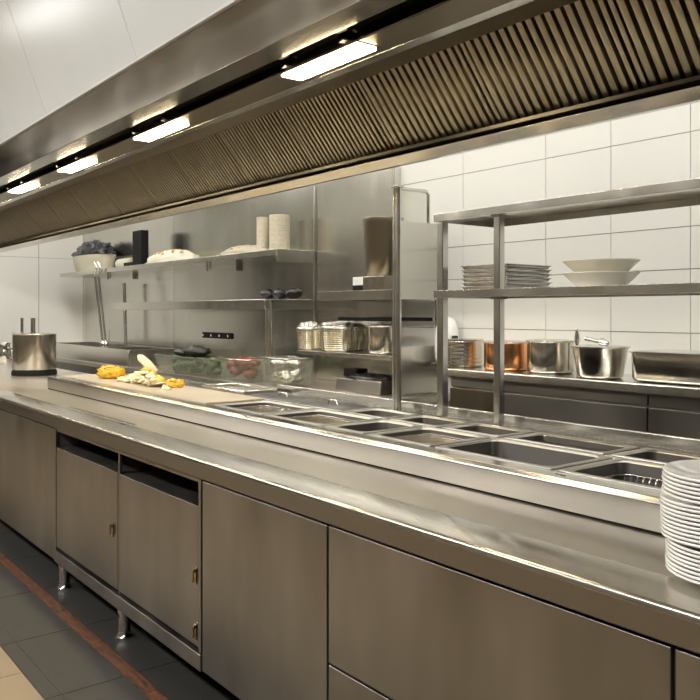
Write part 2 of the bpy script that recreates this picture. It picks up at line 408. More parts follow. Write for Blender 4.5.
# ------------------------------------------------------------------ pass unit with wells
PXL = -5.53
Z0, Z1 = .8995, .985
ps = thing('bain_marie', (-2.2, 2.05, Z0), 'long raised steel bain-marie with two rows of pan wells on the worktop', 'bain-marie')
B().box(PXL, 1.5, 1.719, 1.7345, Z0, Z0 + .005).build('painted_shadow_line', 'black', ps)  # black strip standing in for the shadow line under the front panel
b = B(); b.xprism([(1.715, Z0 + .005), (1.715, Z1 - .012), (1.727, Z1), (1.735, Z1), (1.735, Z0 + .005)], PXL, 1.5)
b.build('front_panel', 'pass', ps, bev=.004, seg=3)
fx = [-3.36, -2.915, -2.475, -2.225, -1.881, -1.395, -.955, -.5]
rx = [PX(p, 2.12) for p in (243, 291, 340, 386, 438, 500, 606)] + [-.55]
b = B(); zt = Z1 - .003
b.box(PXL, 1.5, 1.735, 1.80, zt - .01, zt + .001)
b.box(fx[0] - .05, fx[-1], 2.10, 2.122, zt - .012, zt)
b.box(PXL, 1.5, 2.325, 2.39, zt - .01, zt)
b.box(PXL, fx[0] - .01, 1.80, 2.325, zt - .012, zt - .002)
b.box(fx[-1], 1.5, 1.80, 2.325, zt - .01, zt)
for xx in fx[:-1]: b.box(xx - .009, xx + .009, 1.80, 2.10, zt - .012, zt)
for xx in rx[:-1]: b.box(xx - .009, xx + .009, 2.122, 2.325, zt - .012, zt)
b.box(fx[0] - .01, rx[0] - .01, 2.122, 2.325, zt - .012, zt)
b.build('well_frame', 'shelf', ps, bev=.0015)
b = B(); b.box(PXL, PXL + .01, 1.735, 2.39, Z0, zt - .012); b.box(PXL + .01, 1.5, 2.38, 2.39, Z0, zt - .012); b.build('side_panel', 'pass', ps)
# upstand behind the wells
B().box(PX(277, 2.39), 1.5, 2.391, 2.405, Z0, 1.022).build('rear_upstand', 'pass', ps, bev=.003)
b = B(); cx = PX(555, 1.745)
for dx in (-.012, .002, .013): b.lathe([(0, .003), (.005, .003), (.006, 0)], (cx + dx, 1.768, zt + .001), 12)
b.build('screw', 'chrome', ps, smooth=40)

def food_pan(x0, x1, y0, y1, depth, label, kind, matn='pan'):
    """pressed pan: flat rim, rounded corners, tapered walls"""
    t = thing('food_pan', ((x0 + x1) / 2, (y0 + y1) / 2, zt - depth), label, 'food pan', 'food pans in the bain-marie wells')
    def ring(ins, z, r):
        pts = []; xa, xb, ya, yb = x0 + ins, x1 - ins, y0 + ins, y1 - ins
        for (cx_, cy_, a0) in ((xb - r, yb - r, 0), (xa + r, yb - r, 90), (xa + r, ya + r, 180), (xb - r, ya + r, 270)):
            for k in range(5):
                a = math.radians(a0 + 22.5 * k); pts.append((cx_ + r * math.cos(a), cy_ + r * math.sin(a), z))
        return pts
    rs = [ring(.001, zt + .0008, .008), ring(.002, zt + .004, .008), ring(.017, zt + .004, .034), ring(.022, zt - .002, .034), ring(.032, zt - depth + .012, .036), ring(.042, zt - depth + .001, .03)]
    b = B(); v = []; f = []; n = 20
    for r in rs: v += r
    for i in range(len(rs) - 1):
        for j in range(n): f.append((i * n + j, i * n + (j + 1) % n, (i + 1) * n + (j + 1) % n, (i + 1) * n + j))
    f.append(tuple(range((len(rs) - 1) * n, len(rs) * n)))
    b.add(v, f); b.m = [0] * 40 + [0] * 20 + [1] * (len(f) - 60); b.build('pan', [matn, 'panshade'], t, smooth=50)
    if kind in ('rack', 'grille'):
        w = B(); zz = zt - .016 if kind == 'rack' else zt - .034
        w.tube(ring(.034, zz, .03), .0025, 6, True)
        nb = int((y1 - y0 - .09) / .016) if kind == 'rack' else int((x1 - x0 - .09) / .02)
        for k in range(nb + 1):
            if kind == 'rack':
                y = y0 + .045 + k * .016; w.tube([(x0 + .036, y, zz), (x1 - .036, y, zz)], .0018, 5)
            else:
                xx = x0 + .045 + k * .02; w.tube([(xx, y0 + .036, zz), (xx, y0 + .05, zz - .02), (xx, y1 - .05, zz - .02), (xx, y1 - .036, zz)], .002, 5)
        w.build('wire_rack', 'post', t, smooth=60)
    if kind == 'food':
        B().add([(p[0], p[1], zt - .022 + .008 * noise.noise(Vector(p) * 20)) for p in ring(.026, 0, .034)], [tuple(range(20))]).build('filling', 'gap', t)
    if kind == 'lid':
        w = B(); w.add(ring(.008, zt + .0045, .03) + ring(.02, zt + .010, .03), [(j, (j + 1) % 20, 20 + (j + 1) % 20, 20 + j) for j in range(20)] + [tuple(range(20, 40)), tuple(range(20))[::-1]])
        l = w.build('lid', 'lidm', t, smooth=40)
        xm, ym = (x0 + x1) / 2, (y0 + y1) / 2
        B().tube([(xm - .035, ym, zt + .010), (xm - .03, ym, zt + .028), (xm + .03, ym, zt + .028), (xm + .035, ym, zt + .010)], .004, 8).build('handle', 'chrome', l, smooth=60)
    return t
kinds = ['rack', 'rack', 'open', 'rack', 'open', 'grille', 'rack']
labs = ['food pan with wire rack at the left end of the front row',
        'food pan with wire rack in the front row, second well from the left',
        'narrow empty food pan in the front row before the free standing post',
        'food pan with wire rack in the front row left of the wide empty pan',
        'wide empty food pan in the front row below the first shelf post',
        'food pan with a deep ribbed grille in the front row beside the plate stack',
        'food pan with wire rack hidden mostly by the white plate stack']
for i, (k, l) in enumerate(zip(kinds, labs)):
    food_pan(fx[i] + .0095, fx[i + 1] - .0095, 1.8015, 2.0985, .074, l, k)
kinds = ['lid', 'lid', 'food', 'food', 'grille', 'food', 'open']
labs = ['small lidded pan at the left end of the rear row',
        'small lidded pan in the rear row, second from the left',
        'small pan of dark filling in the rear row left of the free standing post',
        'small pan of dark filling in the rear row right behind the free standing post',
        'rear row pan with ribbed grille between the two shelf posts',
        'rear row pan with dark filling right of the second shelf post',
        'rear row pan nearest the plate stack, open and empty']
for i, (k, l) in enumerate(zip(kinds, labs)):
    food_pan(rx[i] + .0095, rx[i + 1] - .0095, 2.1235, 2.3235, .06, l, k)

# cutting board and food on it
cb = tag(B().box(PXL + .05, -3.43, 1.802, 2.13, zt - .0015, zt + .006).build('cutting_board', 'board', org=(-4.6, 2.05, zt), bev=.003), 'pale brown cutting board at the left end of the raised pass', 'cutting board')
zb = zt + .006
def at(px, Y): return PX(px, Y)
def half(px, Y, r, label, rz):
    x = PX(px, Y); t = thing('orange_piece', (x, Y, zb), label, 'fruit', 'orange pieces on the cutting board')
    B().blob((x, Y, zb + r * .42), (r * 1.45, r, r * .6), .42, 8, flat=-r * .42).blob((x + r * .9, Y + .02, zb + r * .5), (r * .8, r * .7, r * .55), .4, 8, flat=-r * .5).build('flesh', 'orange', t, smooth=180)
    B().blob((x + .02, Y - .01, zb + r * .95), (r * .6, r * .5, r * .25), .3, 5).build('rind_flap', 'orange', t, smooth=180)
    return t
half(110, 1.98, .072, 'larger orange wedge at the left end of the cutting board', 0)
half(173, 2.03, .042, 'small orange wedge at the right end of the peelings', 0)
t = thing('peelings', (PX(140, 2.03), 2.03, zb), 'heap of pale shreds with orange bits between two orange wedges', 'peelings')
b = B()
for i in range(190):
    px = random.gauss(141, 11); px = min(168, max(121, px)); Y = random.uniform(1.93, 2.07); hh = .072 * max(0, 1 - abs(px - 146) / 20)
    x = PX(px, Y); z = zb + .006 + random.uniform(0, hh); a = random.uniform(0, PI); l = random.uniform(.014, .04)
    b.blob((x, Y, z), (l * (.4 + abs(math.cos(a)) * .6), l * (.4 + abs(math.sin(a)) * .6), random.uniform(.006, .015)), .6, 7, 9, 6, flat=-.006)
s_ = b.build('shreds', 'cream', t, smooth=180); s_['kind'] = 'stuff'
b = B()
for px, h in ((152, .055), (158, .04), (146, .075), (161, .03), (140, .03)):
    b.blob((PX(px, 2.0), 2.0, zb + h), (.032, .026, .022), .3, 5, 14, 8)
b.build('orange_bits', 'orange', t, smooth=180)
b = B(); p0 = (PX(141, 2.04), 2.04); p1 = (PX(155, 2.06), 2.06)
b.tube([(p0[0] - .03, p0[1], zb + .155), (p0[0], p0[1], zb + .145), ((p0[0] + p1[0]) / 2, 2.05, zb + .11), (p1[0], 2.06, zb + .07)], [.012, .024, .027, .02], 12)
b.build('pale_stalk', 'cream', t, smooth=180)
# shallow sheet tray right of the board, behind the wells
t = thing('sheet_tray', (PX(222, 2.3), 2.2, zt), 'shallow steel tray with chrome rim between the cutting board and the lidded pans', 'tray')
xa, xb = -4.12, rx[0] - .03
b = B(); b.box(xa, xb, 2.145, 2.34, zt + .0015, zt + .004); b.build('tray_base', 'pan', t)
B().tube([(xa, 2.145, zt + .018), (xb, 2.145, zt + .018), (xb, 2.34, zt + .018), (xa, 2.34, zt + .018)], .006, 8, True).build('rim', 'chrome', t, smooth=60)
b = B(); b.box(xa, xb, 2.143, 2.147, zt + .0015, zt + .018); b.box(xa, xb, 2.338, 2.342, zt + .0015, zt + .018); b.box(xa - .002, xa + .002, 2.145, 2.34, zt + .0015, zt + .018); b.box(xb - .002, xb + .002, 2.145, 2.34, zt + .0015, zt + .018)
b.build('side_wall', 'pan', t)

# ------------------------------------------------------------------ pass shelf and posts
PY = 2.33
sh = thing('pass_shelf', (-1.2, 2.45, zt), 'two tier stainless shelf on square posts above the right half of the wells', 'shelf')
def post(px, z1, parent, w=.015):
    x = PX(px, PY)
    b = B(); b.box(x - w, x + w, PY - w, PY + w, zt + .006, z1); o = b.build('post', 'post', parent, bev=.005, seg=3)
    B().box(x - w - .008, x + w + .008, PY - w - .006, PY + w + .006, zt + .0005, zt + .006).build('foot_plate', 'post', o, bev=.002)
def shelf(parent, x0, x1, y0, y1, z0, z1, mat='shelf', name='shelf'):
    th = .0015
    b = B(); b.box(x0, x1, y0, y1, z1 - .004, z1)
    b.box(x0, x1, y0, y0 + .003, z0, z1 - .004); b.box(x0, x1, y1 - .003, y1, z0, z1 - .004)
    b.box(x0, x0 + .003, y0 + .003, y1 - .003, z0, z1 - .004); b.box(x1 - .003, x1, y0 + .003, y1 - .003, z0, z1 - .004)
    b.box(x0, x1, y0 + .003, y0 + .02, z0, z0 + .002)
    return b.build(name, mat, parent, bev=.0012)
SX0, SX1 = -2.388, .6
shelf(sh, SX0, SX1, 2.30, 2.665, 1.791, 1.822)
shelf(sh, SX0, SX1, 2.30, 2.665, 1.478, 1.508)
post(442.5, 1.790, sh, .0175)
post(499, 1.790, sh, .016)
for px in (850,):
    pass
x = .2
b = B(); b.box(x - .016, x + .016, PY - .016, PY + .016, zt, 1.790); b.build('post', 'post', sh, bev=.004)
b = B(); bx = PX(499, PY); b.box(bx - .022, bx + .022, PY - .022, PY + .022, 1.782, 1.7909); b.build('post_collar', 'dark', sh); b = B(); b.box(bx - .022, bx + .022, PY - .022, PY + .022, 1.469, 1.4779); b.build('post_collar', 'dark', sh)
fp = thing('gantry_post', (PX(397, PY), PY, zt), 'free standing twin tube steel post left of the two tier shelf', 'post')
x = PX(397, PY)
for dx, r in ((-.011, .011), (.010, .0125)):
    B().tube([(x + dx, PY, zt + .006), (x + dx, PY, 1.965)], r, 14).build('tube', 'post', fp, smooth=60)
B().box(x - .026, x + .026, PY - .018, PY + .018, zt + .0005, zt + .006).build('foot_plate', 'post', fp, bev=.002)
B().box(x - .025, x + .026, PY - .016, PY + .016, 1.965, 1.975).build('cap', 'post', fp, bev=.003)

# trays on the middle shelf
ZS = 1.508
tx0, tx1 = PX(462, 2.37), PX(507, 2.37); ty1 = 2.632
ordn = ['bottom', 'second from the bottom', 'third from the bottom', 'third from the top', 'second from the top', 'top']
proto = None
for i in range(6):
    z = ZS + .0005 + .0168 * i; lab = f'grey metal tray, {ordn[i]} of the six stacked on the middle shelf'
    if i == 5: lab = 'grey metal tray at the very top of the stack on the middle shelf'
    if proto is None:
        t = thing('metal_tray', ((tx0 + tx1) / 2, 2.5, z), lab, 'tray', 'stacked grey trays on the middle shelf')
        b = B(); a = .008
        def rr(i_, zz): return [(tx0 + i_, 2.37 + i_, zz), (tx1 - i_, 2.37 + i_, zz), (tx1 - i_, ty1 - i_, zz), (tx0 + i_, ty1 - i_, zz)]
        R_ = [rr(.006, z), rr(0, z + .011), rr(-.005, z + .0125), rr(-.005, z + .0145), rr(.004, z + .0145), rr(.010, z + .003)]
        v = sum(R_, []); f = [(i * 4 + j, i * 4 + (j + 1) % 4, (i + 1) * 4 + (j + 1) % 4, (i + 1) * 4 + j) for i in range(5) for j in range(4)] + [(3, 2, 1, 0), (20, 21, 22, 23)]
        b.add(v, f); b.build('tray_body', 'trayg', t, bev=.001)
        proto = t
    else:
        o = dup(proto, ((tx0 + tx1) / 2 + random.uniform(-.003, .003), 2.5 + random.uniform(-.003, .003), z), lab)
# oval bowls
bcx = PX(601, 2.49)
def bowl(z, label, sc=1):
    t = B().lathe([(0, .004), (.072 * sc, .003), (.075 * sc, 0), (.082 * sc, 0), (.084 * sc, .004), (.105 * sc, .022), (.130 * sc, .046), (.134 * sc, .049), (.134 * sc, .052), (.128 * sc, .051), (.10 * sc, .026), (.08 * sc, .009), (0, .009)], (bcx, 2.49, z), 48).build('serving_bowl', 'bowl', org=(bcx, 2.49, z), smooth=50)
    return tag(t, label, 'bowl', 'stacked bowls on the middle shelf')
bowl(ZS + .001, 'lower of the two wide cream bowls on the middle shelf'); bowl(ZS + .045, 'upper of the two wide cream bowls on the middle shelf')

# ------------------------------------------------------------------ plate stack
pcx, pcy = PX(724, 1.525), 1.525
NP = 24; pitch = .0079
def ordinal(n):
    names = ['topmost', 'second', 'third', 'fourth', 'fifth', 'sixth', 'seventh', 'eighth', 'ninth', 'tenth', 'eleventh', 'twelfth', 'thirteenth']
    return names[n]
pp = None
for i in range(NP):
    g = 0 if i < 8 else (1 if i < 18 else 2)
    z = .8995 + i * pitch + g * .004
    ox = (.006, -.002, .0)[g] + random.uniform(-.0012, .0012); oy = (.004, -.001, .002)[g] + random.uniform(-.0012, .0012)
    top = NP - 1 - i
    if top == 0: lab = 'white porcelain plate lying topmost on the tall stack at the right'
    elif i == 0: lab = 'white porcelain plate at the very bottom of the tall stack, touching the worktop'
    elif top < 13: lab = f'white porcelain plate, {ordinal(top)} from the top of the tall stack'
    else: lab = f'white porcelain plate, {ordinal(i)} from the bottom of the tall stack'
    loc = (pcx + ox, pcy + oy, z)
    if pp is None:
        pp = B().lathe([(0, .002), (.058, .002), (.060, 0), (.065, 0), (.067, .003), (.084, .008), (.104, .0150), (.1115, .0165), (.1135, .0185), (.1135, .0205), (.112, .0222), (.103, .0200), (.083, .0125), (.066, .0065), (0, .0055)], loc, 56).build('dinner_plate', 'white', org=loc, smooth=50)
        tag(pp, lab, 'plate', 'white plates stacked on the worktop')
        q = pp
    else:
        q = pp.copy(); C.objects.link(q); q.location = loc; q['label'] = lab
    q.rotation_euler = ((0, -.012, .010)[g], (.01, -.014, .012)[g], 0)

# ------------------------------------------------------------------ rear: splash panels, rear bench
sp0, sp1 = XL + .004, PX(315, 3.62)
def splash(x0, x1, z0, z1, label, name='splash_panel', mat='wallsteel'):
    return tag(B().box(x0, x1, 3.625, 3.648, z0, z1).build(name, mat, org=((x0 + x1) / 2, 3.63, z0), bev=.002), label, 'wall panel', 'steel panels on the rear wall')
splash(PX(84, 3.62), -7.6, .901, 2.45, 'brushed steel wall panel behind the left end of the long shelves')
splash(-7.6, sp1, .901, 2.45, 'brushed steel wall panel behind the canisters and long wall shelves', mat='splashdark')
t = splash(sp1 + .003, PX(392, 3.62), .901, PZ(392, 168, 3.62), 'bright steel wall panel left of the free standing post, behind the brown bucket')
tag(B().tube([(sp1 + .001, 3.612, .95), (sp1 + .001, 3.612, 2.40)], .006, 10).build('corner_strip', 'chrome', org=(sp1, 3.61, .95), smooth=60), 'thin bright vertical strip between the two steel wall panels', 'trim strip')
x = PX(393, 3.6)
tag(B().box(x - .012, x + .03, 3.59, 3.648, .901, PZ(392, 168, 3.62)).build('edge_strip', 'shelf', org=(x, 3.62, .95), bev=.003), 'upright grey edge strip at the right border of the bright wall panel', 'trim strip')
rb = thing('rear_bench', (-7, 3.3, 0), 'long low steel bench along the rear wall beneath the wall shelves', 'bench')
rx0, rx1 = XL + .006, -3.60
B().box(rx0, rx1, 2.98, 3.62, .855, .90).build('bench_top', 'top', rb, bev=.004)
B().box(rx0, rx1, 3.02, 3.60, .12, .855).build('bench_body', 'cab', rb, bev=.003)
for xx in (rx0 + .1, -8.2, -6, rx1 - .1):
    for yy in (3.06, 3.55): B().tube([(xx, yy, 0), (xx, yy, .12)], .022, 12).build('leg', 'post', rb, smooth=50)

# far box bench under the shelf
bx1 = PX(128, 3.0); t = thing('warming_box', (-8.4, 3.25, .90), 'low grey steel box with open basin on the rear bench behind the stockpot', 'sink box')
zt2 = PZ(128, 350, 3.0)
b = B(); b.box(-9.6, bx1, 3.0, 3.03, .901, zt2); b.box(-9.6, bx1, 3.50, 3.53, .901, zt2); b.box(-9.6, -9.57, 3.03, 3.5, .901, zt2); b.box(bx1 - .03, bx1, 3.03, 3.5, .901, zt2); b.box(-9.57, bx1 - .03, 3.03, 3.5, .901, .93)
b.box(-8.2, -8.17, 3.03, 3.5, .93, zt2 - .01)
b.build('box_shell', 'shelf', t, bev=.004)
B().tube([(-8.9, 3.45, zt2 - .02), (-8.9, 3.45, zt2 + .16)], [.006, .003], 8).build('rod', 'post', t, smooth=60)

# wall shelves on the left
ws = thing('wall_shelf', (-7.5, 3.45, 1.85), 'upper long steel wall shelf carrying tub, crumbs and canisters', 'shelf', 'wall shelves at the rear left')
ux0, ux1 = PX(60, 3.27), sp1 - .005
b = B(); b.xprism([(3.27, 1.852), (3.27, 1.897), (3.62, 1.897), (3.62, 1.852)], ux0, ux1)
b.build('shelf_board', 'shelf', ws, bev=.003)
B().box(ux1 + .0005, ux1 + .004, 3.27, 3.62, 1.80, 1.897).build('end_bracket', 'wallsteel', ws, bev=.002)
for px in (124, 226):
    x = PX(px, 3.5); b = B()
    b.box(x - .02, x + .02, 3.59, 3.622, 1.79, 1.852)
    b.build('bracket', 'post', ws, smooth=30)
    for dx, dz in ((-.03, 1.78), (.03, 1.79)): B().tube([(x + dx, 3.33, 1.852), (x + dx, 3.33, dz)], .009).build('hook', 'post', ws, smooth=30)
t = thing('wall_shelf', (-6.5, 3.4, 1.47), 'lower long steel wall shelf with a twin post at its right corner', 'shelf', 'wall shelves at the rear left')
lx0 = PX(113, 3.165); lz1 = 1.42 + .024 * 3.165 / K; lz0 = 1.42 + .005 * 3.165 / K
b = B(); b.xprism([(3.165, lz0), (3.165, lz1), (3.62, lz1), (3.62, lz1 - .01), (3.178, lz1 - .01), (3.178, lz0)], lx0, sp1 - .004)
b.build('shelf_board', 'shelf', t, bev=.006, seg=3)
B().box(sp1 - .0038, sp1 - .001, 3.165, 3.62, lz0, lz1).build('end_bracket', 'wallsteel', t, bev=.002)
for dx in (-.02, .022):
    B().tube([(PX(269, 3.2) + dx, 3.2, .901), (PX(269, 3.2) + dx, 3.2, lz1 - .01)], .016, 14).build('leg', 'post', t, smooth=60)
x = PX(269, 3.2); B().box(x - .06, x + .06, 3.17, 3.23, .901, .912).build('foot_plate', 'post', t, bev=.003)
B().tube([(PX(126, 3.5), 3.5, .901), (PX(124, 3.5), 3.5, 1.74)], .02, 12).build('rear_leg', 'post', t, smooth=60)

# knife strip
t = thing('knife_rack', (PX(216, 3.6), 3.61, 1.24), 'short black magnetic strip with bright studs on the steel wall', 'knife rack')
xa, xb = PX(202, 3.61), PX(231, 3.61); za = PZ(216, 335.5, 3.61)
B().box(xa, xb, 3.607, 3.625, za - .028, za + .028).build('bar', 'black', t, bev=.01, seg=3)
b = B()
for k in range(4):
    xx = xa + .04 + (xb - xa - .08) * k / 3; b.tube([(xx, 3.607, za), (xx, 3.598, za)], .012, 10)
b.build('stud', 'chrome', t, smooth=40)

# items on the upper shelf
US = 1.8975
def mound(px0, px1, h, label, m1, m2, name):
    x0, x1 = PX(px0, 3.42), PX(px1, 3.42); cx, r = (x0 + x1) / 2, (x1 - x0) / 2
    t = thing(name, (cx, 3.43, US), label, name.replace('_', ' '))
    b = B(); b.blob((cx, 3.43, US), (r, .13, h), .14, 9, 40, 24, flat=0); o = b.build('heap', m1, t, smooth=180); o['kind'] = 'stuff'
    b = B()
    for i in range(40):
        a = random.uniform(0, 2 * PI); q = random.uniform(0, .75)
        x = cx + r * q * math.cos(a); y = 3.43 + .13 * q * math.sin(a); zz = US + h * math.sqrt(max(0, 1 - q * q)) * .97
        b.blob((x, y, zz), (.022, .02, .013), .4, 5, 8, 6)
    o = b.build('crumb_topping', m2, t, smooth=180); o['kind'] = 'stuff'
mound(148, 195, .125, 'white grainy heap with toasted crumbs on the upper wall shelf', 'rice', 'toast', 'grain_heap')
mound(222, 268, .07, 'flat beige crumb heap beside the canisters on the upper shelf', 'oat', 'oat', 'crumb_heap')
def canister(px0, px1, pytop, label):
    x0, x1 = PX(px0, 3.42), PX(px1, 3.42); cx = PX((px0 + px1) / 2, 3.42); r = (px1 - px0) / 2 / F * 3.42 / (S + ((px0 + px1) / 2 - 350) / F * K); ztop = PZ((px0 + px1) / 2, pytop, 3.42); h = ztop - US
    t = thing('canister', (cx, 3.42, US), label, 'canister', 'ribbed canisters on the upper shelf')
    prof = [(0, .0005), (r * .95, .0005)]; n = 14
    for k in range(n):
        prof += [(r * .95, h * (k + .1) / n), (r, h * (k + .35) / n), (r, h * (k + .7) / n), (r * .95, h * (k + .95) / n)]
    prof += [(r * .9, h), (r * .86, h - .03), (0, h - .03)]
    B().lathe(prof, (cx, 3.42, US), 28).build('body', 'weave', t, smooth=40)
    B().tube([(cx + r * .93 * math.cos(a * PI / 12), 3.42 + r * .93 * math.sin(a * PI / 12), US + h) for a in range(24)], .006, 6, True).build('rim', 'weave', t, smooth=60)
canister(256.5, 268, 218, 'narrower ribbed paper canister, left of the pair on the upper shelf')
canister(269, 290, 216, 'wider ribbed paper canister at the right end of the upper shelf')
x0, x1 = PX(136, 3.4), PX(145, 3.4)
t = thing('black_box', ((x0 + x1) / 2, 3.4, US), 'upright matt black slab with a small black foot on the upper shelf', 'box')
B().box(x0, x1, 3.36, 3.44, US, PZ(140, 231, 3.4)).build('slab', 'black', t, bev=.003)
B().box(PX(127, 3.4), x0, 3.36, 3.42, US, US + .05).build('foot_block', 'black', t, bev=.006)
# tub with crumpled cover
cx = PX(94, 3.43); r = .50
t = thing('storage_tub', (cx, 3.43, US), 'big cream tub with a dark crumpled cover at the left end of the upper shelf', 'tub')
B().lathe([(0, 0), (r * .84, 0), (r * .90, .05), (r * .96, .12), (r, .165), (r, .18), (r * .93, .18), (0, .18)], (cx, 3.43, US), 36, 1, .37).build('tub_body', 'tub', t, smooth=40)
B().blob((cx, 3.43, US + .18), (r * .92, r * .34, .17), .28, 9, 36, 20, flat=0).build('cover', 'bluewrap', t, smooth=180)
t = thing('stacked_lids', (cx + .7, 3.45, US), 'pale cylinder lying flat behind the black slab on the upper shelf', 'container')
x0, x1 = PX(120, 3.5), PX(134, 3.5)
B().tube([(x0, 3.5, US + .06), (x1, 3.5, US + .06)], .058, 18).build('cylinder', 'tub', t, smooth=40)
# hanging ladles from shelf end
grp = 'long ladles leaning below the upper shelf'
for k, (pt, pb) in enumerate(((95, 103), (98.5, 106))):
    t = thing('ladle', (PX(pb, 3.24), 3.24, 1.07), ('left' if k == 0 else 'right') + ' of two long dark ladles leaning between steel box and upper shelf', 'ladle', grp)
    za = zt2 + .01; zb_ = PZ(pt, 277, 3.25)
    p0, p1 = (PX(pb, 3.24), 3.24, za), (PX(pt, 3.24), 3.24, zb_)
    B().tube([p0, p1], .012, 8).build('handle', 'dark', t, smooth=60)
    B().blob(p0, (.035, .03, .045), .05, 3, 14, 10).build('ladle_bowl', 'post', t, smooth=180)
    b = B(); q = [(p1[0] + .05 * math.sin(a / 8 * PI) * 1.0, 3.235, p1[2] + .03 + .13 * a / 8) for a in range(9)]
    b.tube(q, .01, 8); b.build('hook', 'chrome', t, smooth=60)

# black wrapped rolls on the lower shelf
for k, px in enumerate((268, 281, 294)):
    x = PX(px, 3.36)
    tag(B().blob((x, 3.36, lz1 + .042), (.062, .06, .042), .18, 6, 20, 14, flat=-.04).build('wrapped_bundle', 'blackwrap', org=(x, 3.36, lz1), smooth=180), ['left', 'middle', 'right'][k] + ' of three black wrapped bundles on the lower wall shelf', 'bundle', 'black bundles on the lower wall shelf')

# ------------------------------------------------------------------ rack right of the corner
RXE = -3.71
rk = thing('storage_rack', (-4.2, 3.4, .9), 'steel rack with end panels holding the bucket, baskets and black scale', 'rack')
z1 = 1.42 + .034 * 3.22 / K; z0 = 1.42 + .019 * 3.22 / K
shelf(rk, PX(317, 3.22), RXE - .001, 3.22, 3.615, z0, z1, 'wallsteel')
z3 = 1.42 - .0665 * 3.22 / K; z2 = z3 - .026
shelf(rk, PX(297, 3.22), RXE - .004, 3.22, 3.615, z2, z3, 'wallsteel')
ZR1, ZR2 = z1, z3
B().box(RXE, RXE + .014, 3.22, 3.61, z0, PZ(398.6, 219, 3.22)).build('upper_end_panel', 'wallsteel', rk, bev=.003)
B().box(RXE, RXE + .014, 3.22, 3.61, .902, PZ(400, 347.5, 3.22)).build('lower_end_panel', 'wallsteel', rk, bev=.003)
b = B()
for yy in (3.235, 3.6): b.box(RXE - .004, RXE + .010, yy - .01, yy + .01, z3 - .02, z0)
b.build('upright', 'post', rk)
ztp = PZ(398.6, 219, 3.22)
fr = B().tube([(RXE + .007, 3.25, ztp), (RXE + .007, 3.25, ztp + .18), (RXE + .007, 3.27, ztp + .20), (RXE + .007, 3.50, ztp + .20), (RXE + .007, 3.52, ztp + .18), (RXE + .007, 3.52, ztp)], .011, 10).build('top_frame', 'post', rk, smooth=60)
B().box(RXE + .004, RXE + .008, 3.26, 3.51, ztp, ztp + .19).build('frame_panel', 'glass', rk)
# bucket on its base
cx, cy = PX(381, 3.42), 3.42
t = thing('block_stand', (cx, cy, ZR1), 'low steel and white block under the brown bucket on the rack', 'stand')
B().box(cx - .19, cx - .075, 3.33, 3.5, ZR1 + .0005, ZR1 + .04).build('dark_base', 'black', t, bev=.003)
B().box(cx - .19, cx - .075, 3.33, 3.5, ZR1 + .04, ZR1 + .095).build('white_block', 'white', t, bev=.003)
B().box(cx - .07, cx + .14, 3.32, 3.52, ZR1 + .0005, ZR1 + .095).build('steel_block', 'pot', t, bev=.005)
h = PZ(381, 218.5, 3.42) - ZR1 - .096
t = thing('bucket', (cx, cy, ZR1 + .096), 'tall tapered brownish steel bucket on a low block in the rack', 'bucket')
B().lathe([(0, 0), (.10, 0), (.110, .01), (.124, h * .4), (.136, h - .03), (.140, h - .008), (.137, h), (.132, h - .006), (.110, h * .4), (.09, .02), (0, .02)], (cx + .02, cy, ZR1 + .096), 40, 1, .95).build('body', 'brownsteel', t, smooth=50)

# pots and perforated baskets on rack middle shelf
def perf(px0, px1, pyt, label, z, Y=3.38, gold=True):
    x0, x1 = PX(px0, Y), PX(px1, Y); cx = (x0 + x1) / 2; r = (px1 - px0) / 2 / F * Y / (S + ((px0 + px1) / 2 - 350) / F * K); cx = PX((px0 + px1) / 2, Y); h = PZ((px0 + px1) / 2, pyt, Y) - z
    r = min(r, .19)
    t = thing('wire_basket', (cx, Y, z), label, 'basket', 'perforated baskets on the rack')
    B().lathe([(0, .001), (r * .86, .001), (r * .9, .01), (r * .95, h * .5), (r * .97, h - .01), (r * .94, h - .01), (r * .92, h * .5), (r * .85, .012), (0, .012)], (cx, Y, z), 32).build('liner', 'pot', t, smooth=50)
    b = B(); n = 40; rows = 11
    for k in range(rows):
        zz = z + .012 + (h - .02) * k / (rows - 1); q = r * (.91 + .07 * k / (rows - 1))
        b.tube([(cx + q * math.cos(2 * PI * a / 32), Y + q * math.sin(2 * PI * a / 32), zz) for a in range(32)], .0028, 5, True)
    for a in range(n):
        an = 2 * PI * a / n
        b.tube([(cx + r * .91 * math.cos(an), Y + r * .91 * math.sin(an), z + .01), (cx + r * .98 * math.cos(an), Y + r * .98 * math.sin(an), z + h - .008)], .0028, 5)
    b.build('mesh', 'gold', t, smooth=60)
    B().tube([(cx + r * math.cos(2 * PI * a / 40), Y + r * math.sin(2 * PI * a / 40), z + h) for a in range(40)], .007, 8, True).build('rim', 'chrome', t, smooth=60)
    B().blob((cx, Y, z + h - .005), (r * .93, r * .93, .045), .5, 11, 36, 16, flat=-.02).build('foil', 'foil', t, smooth=180)
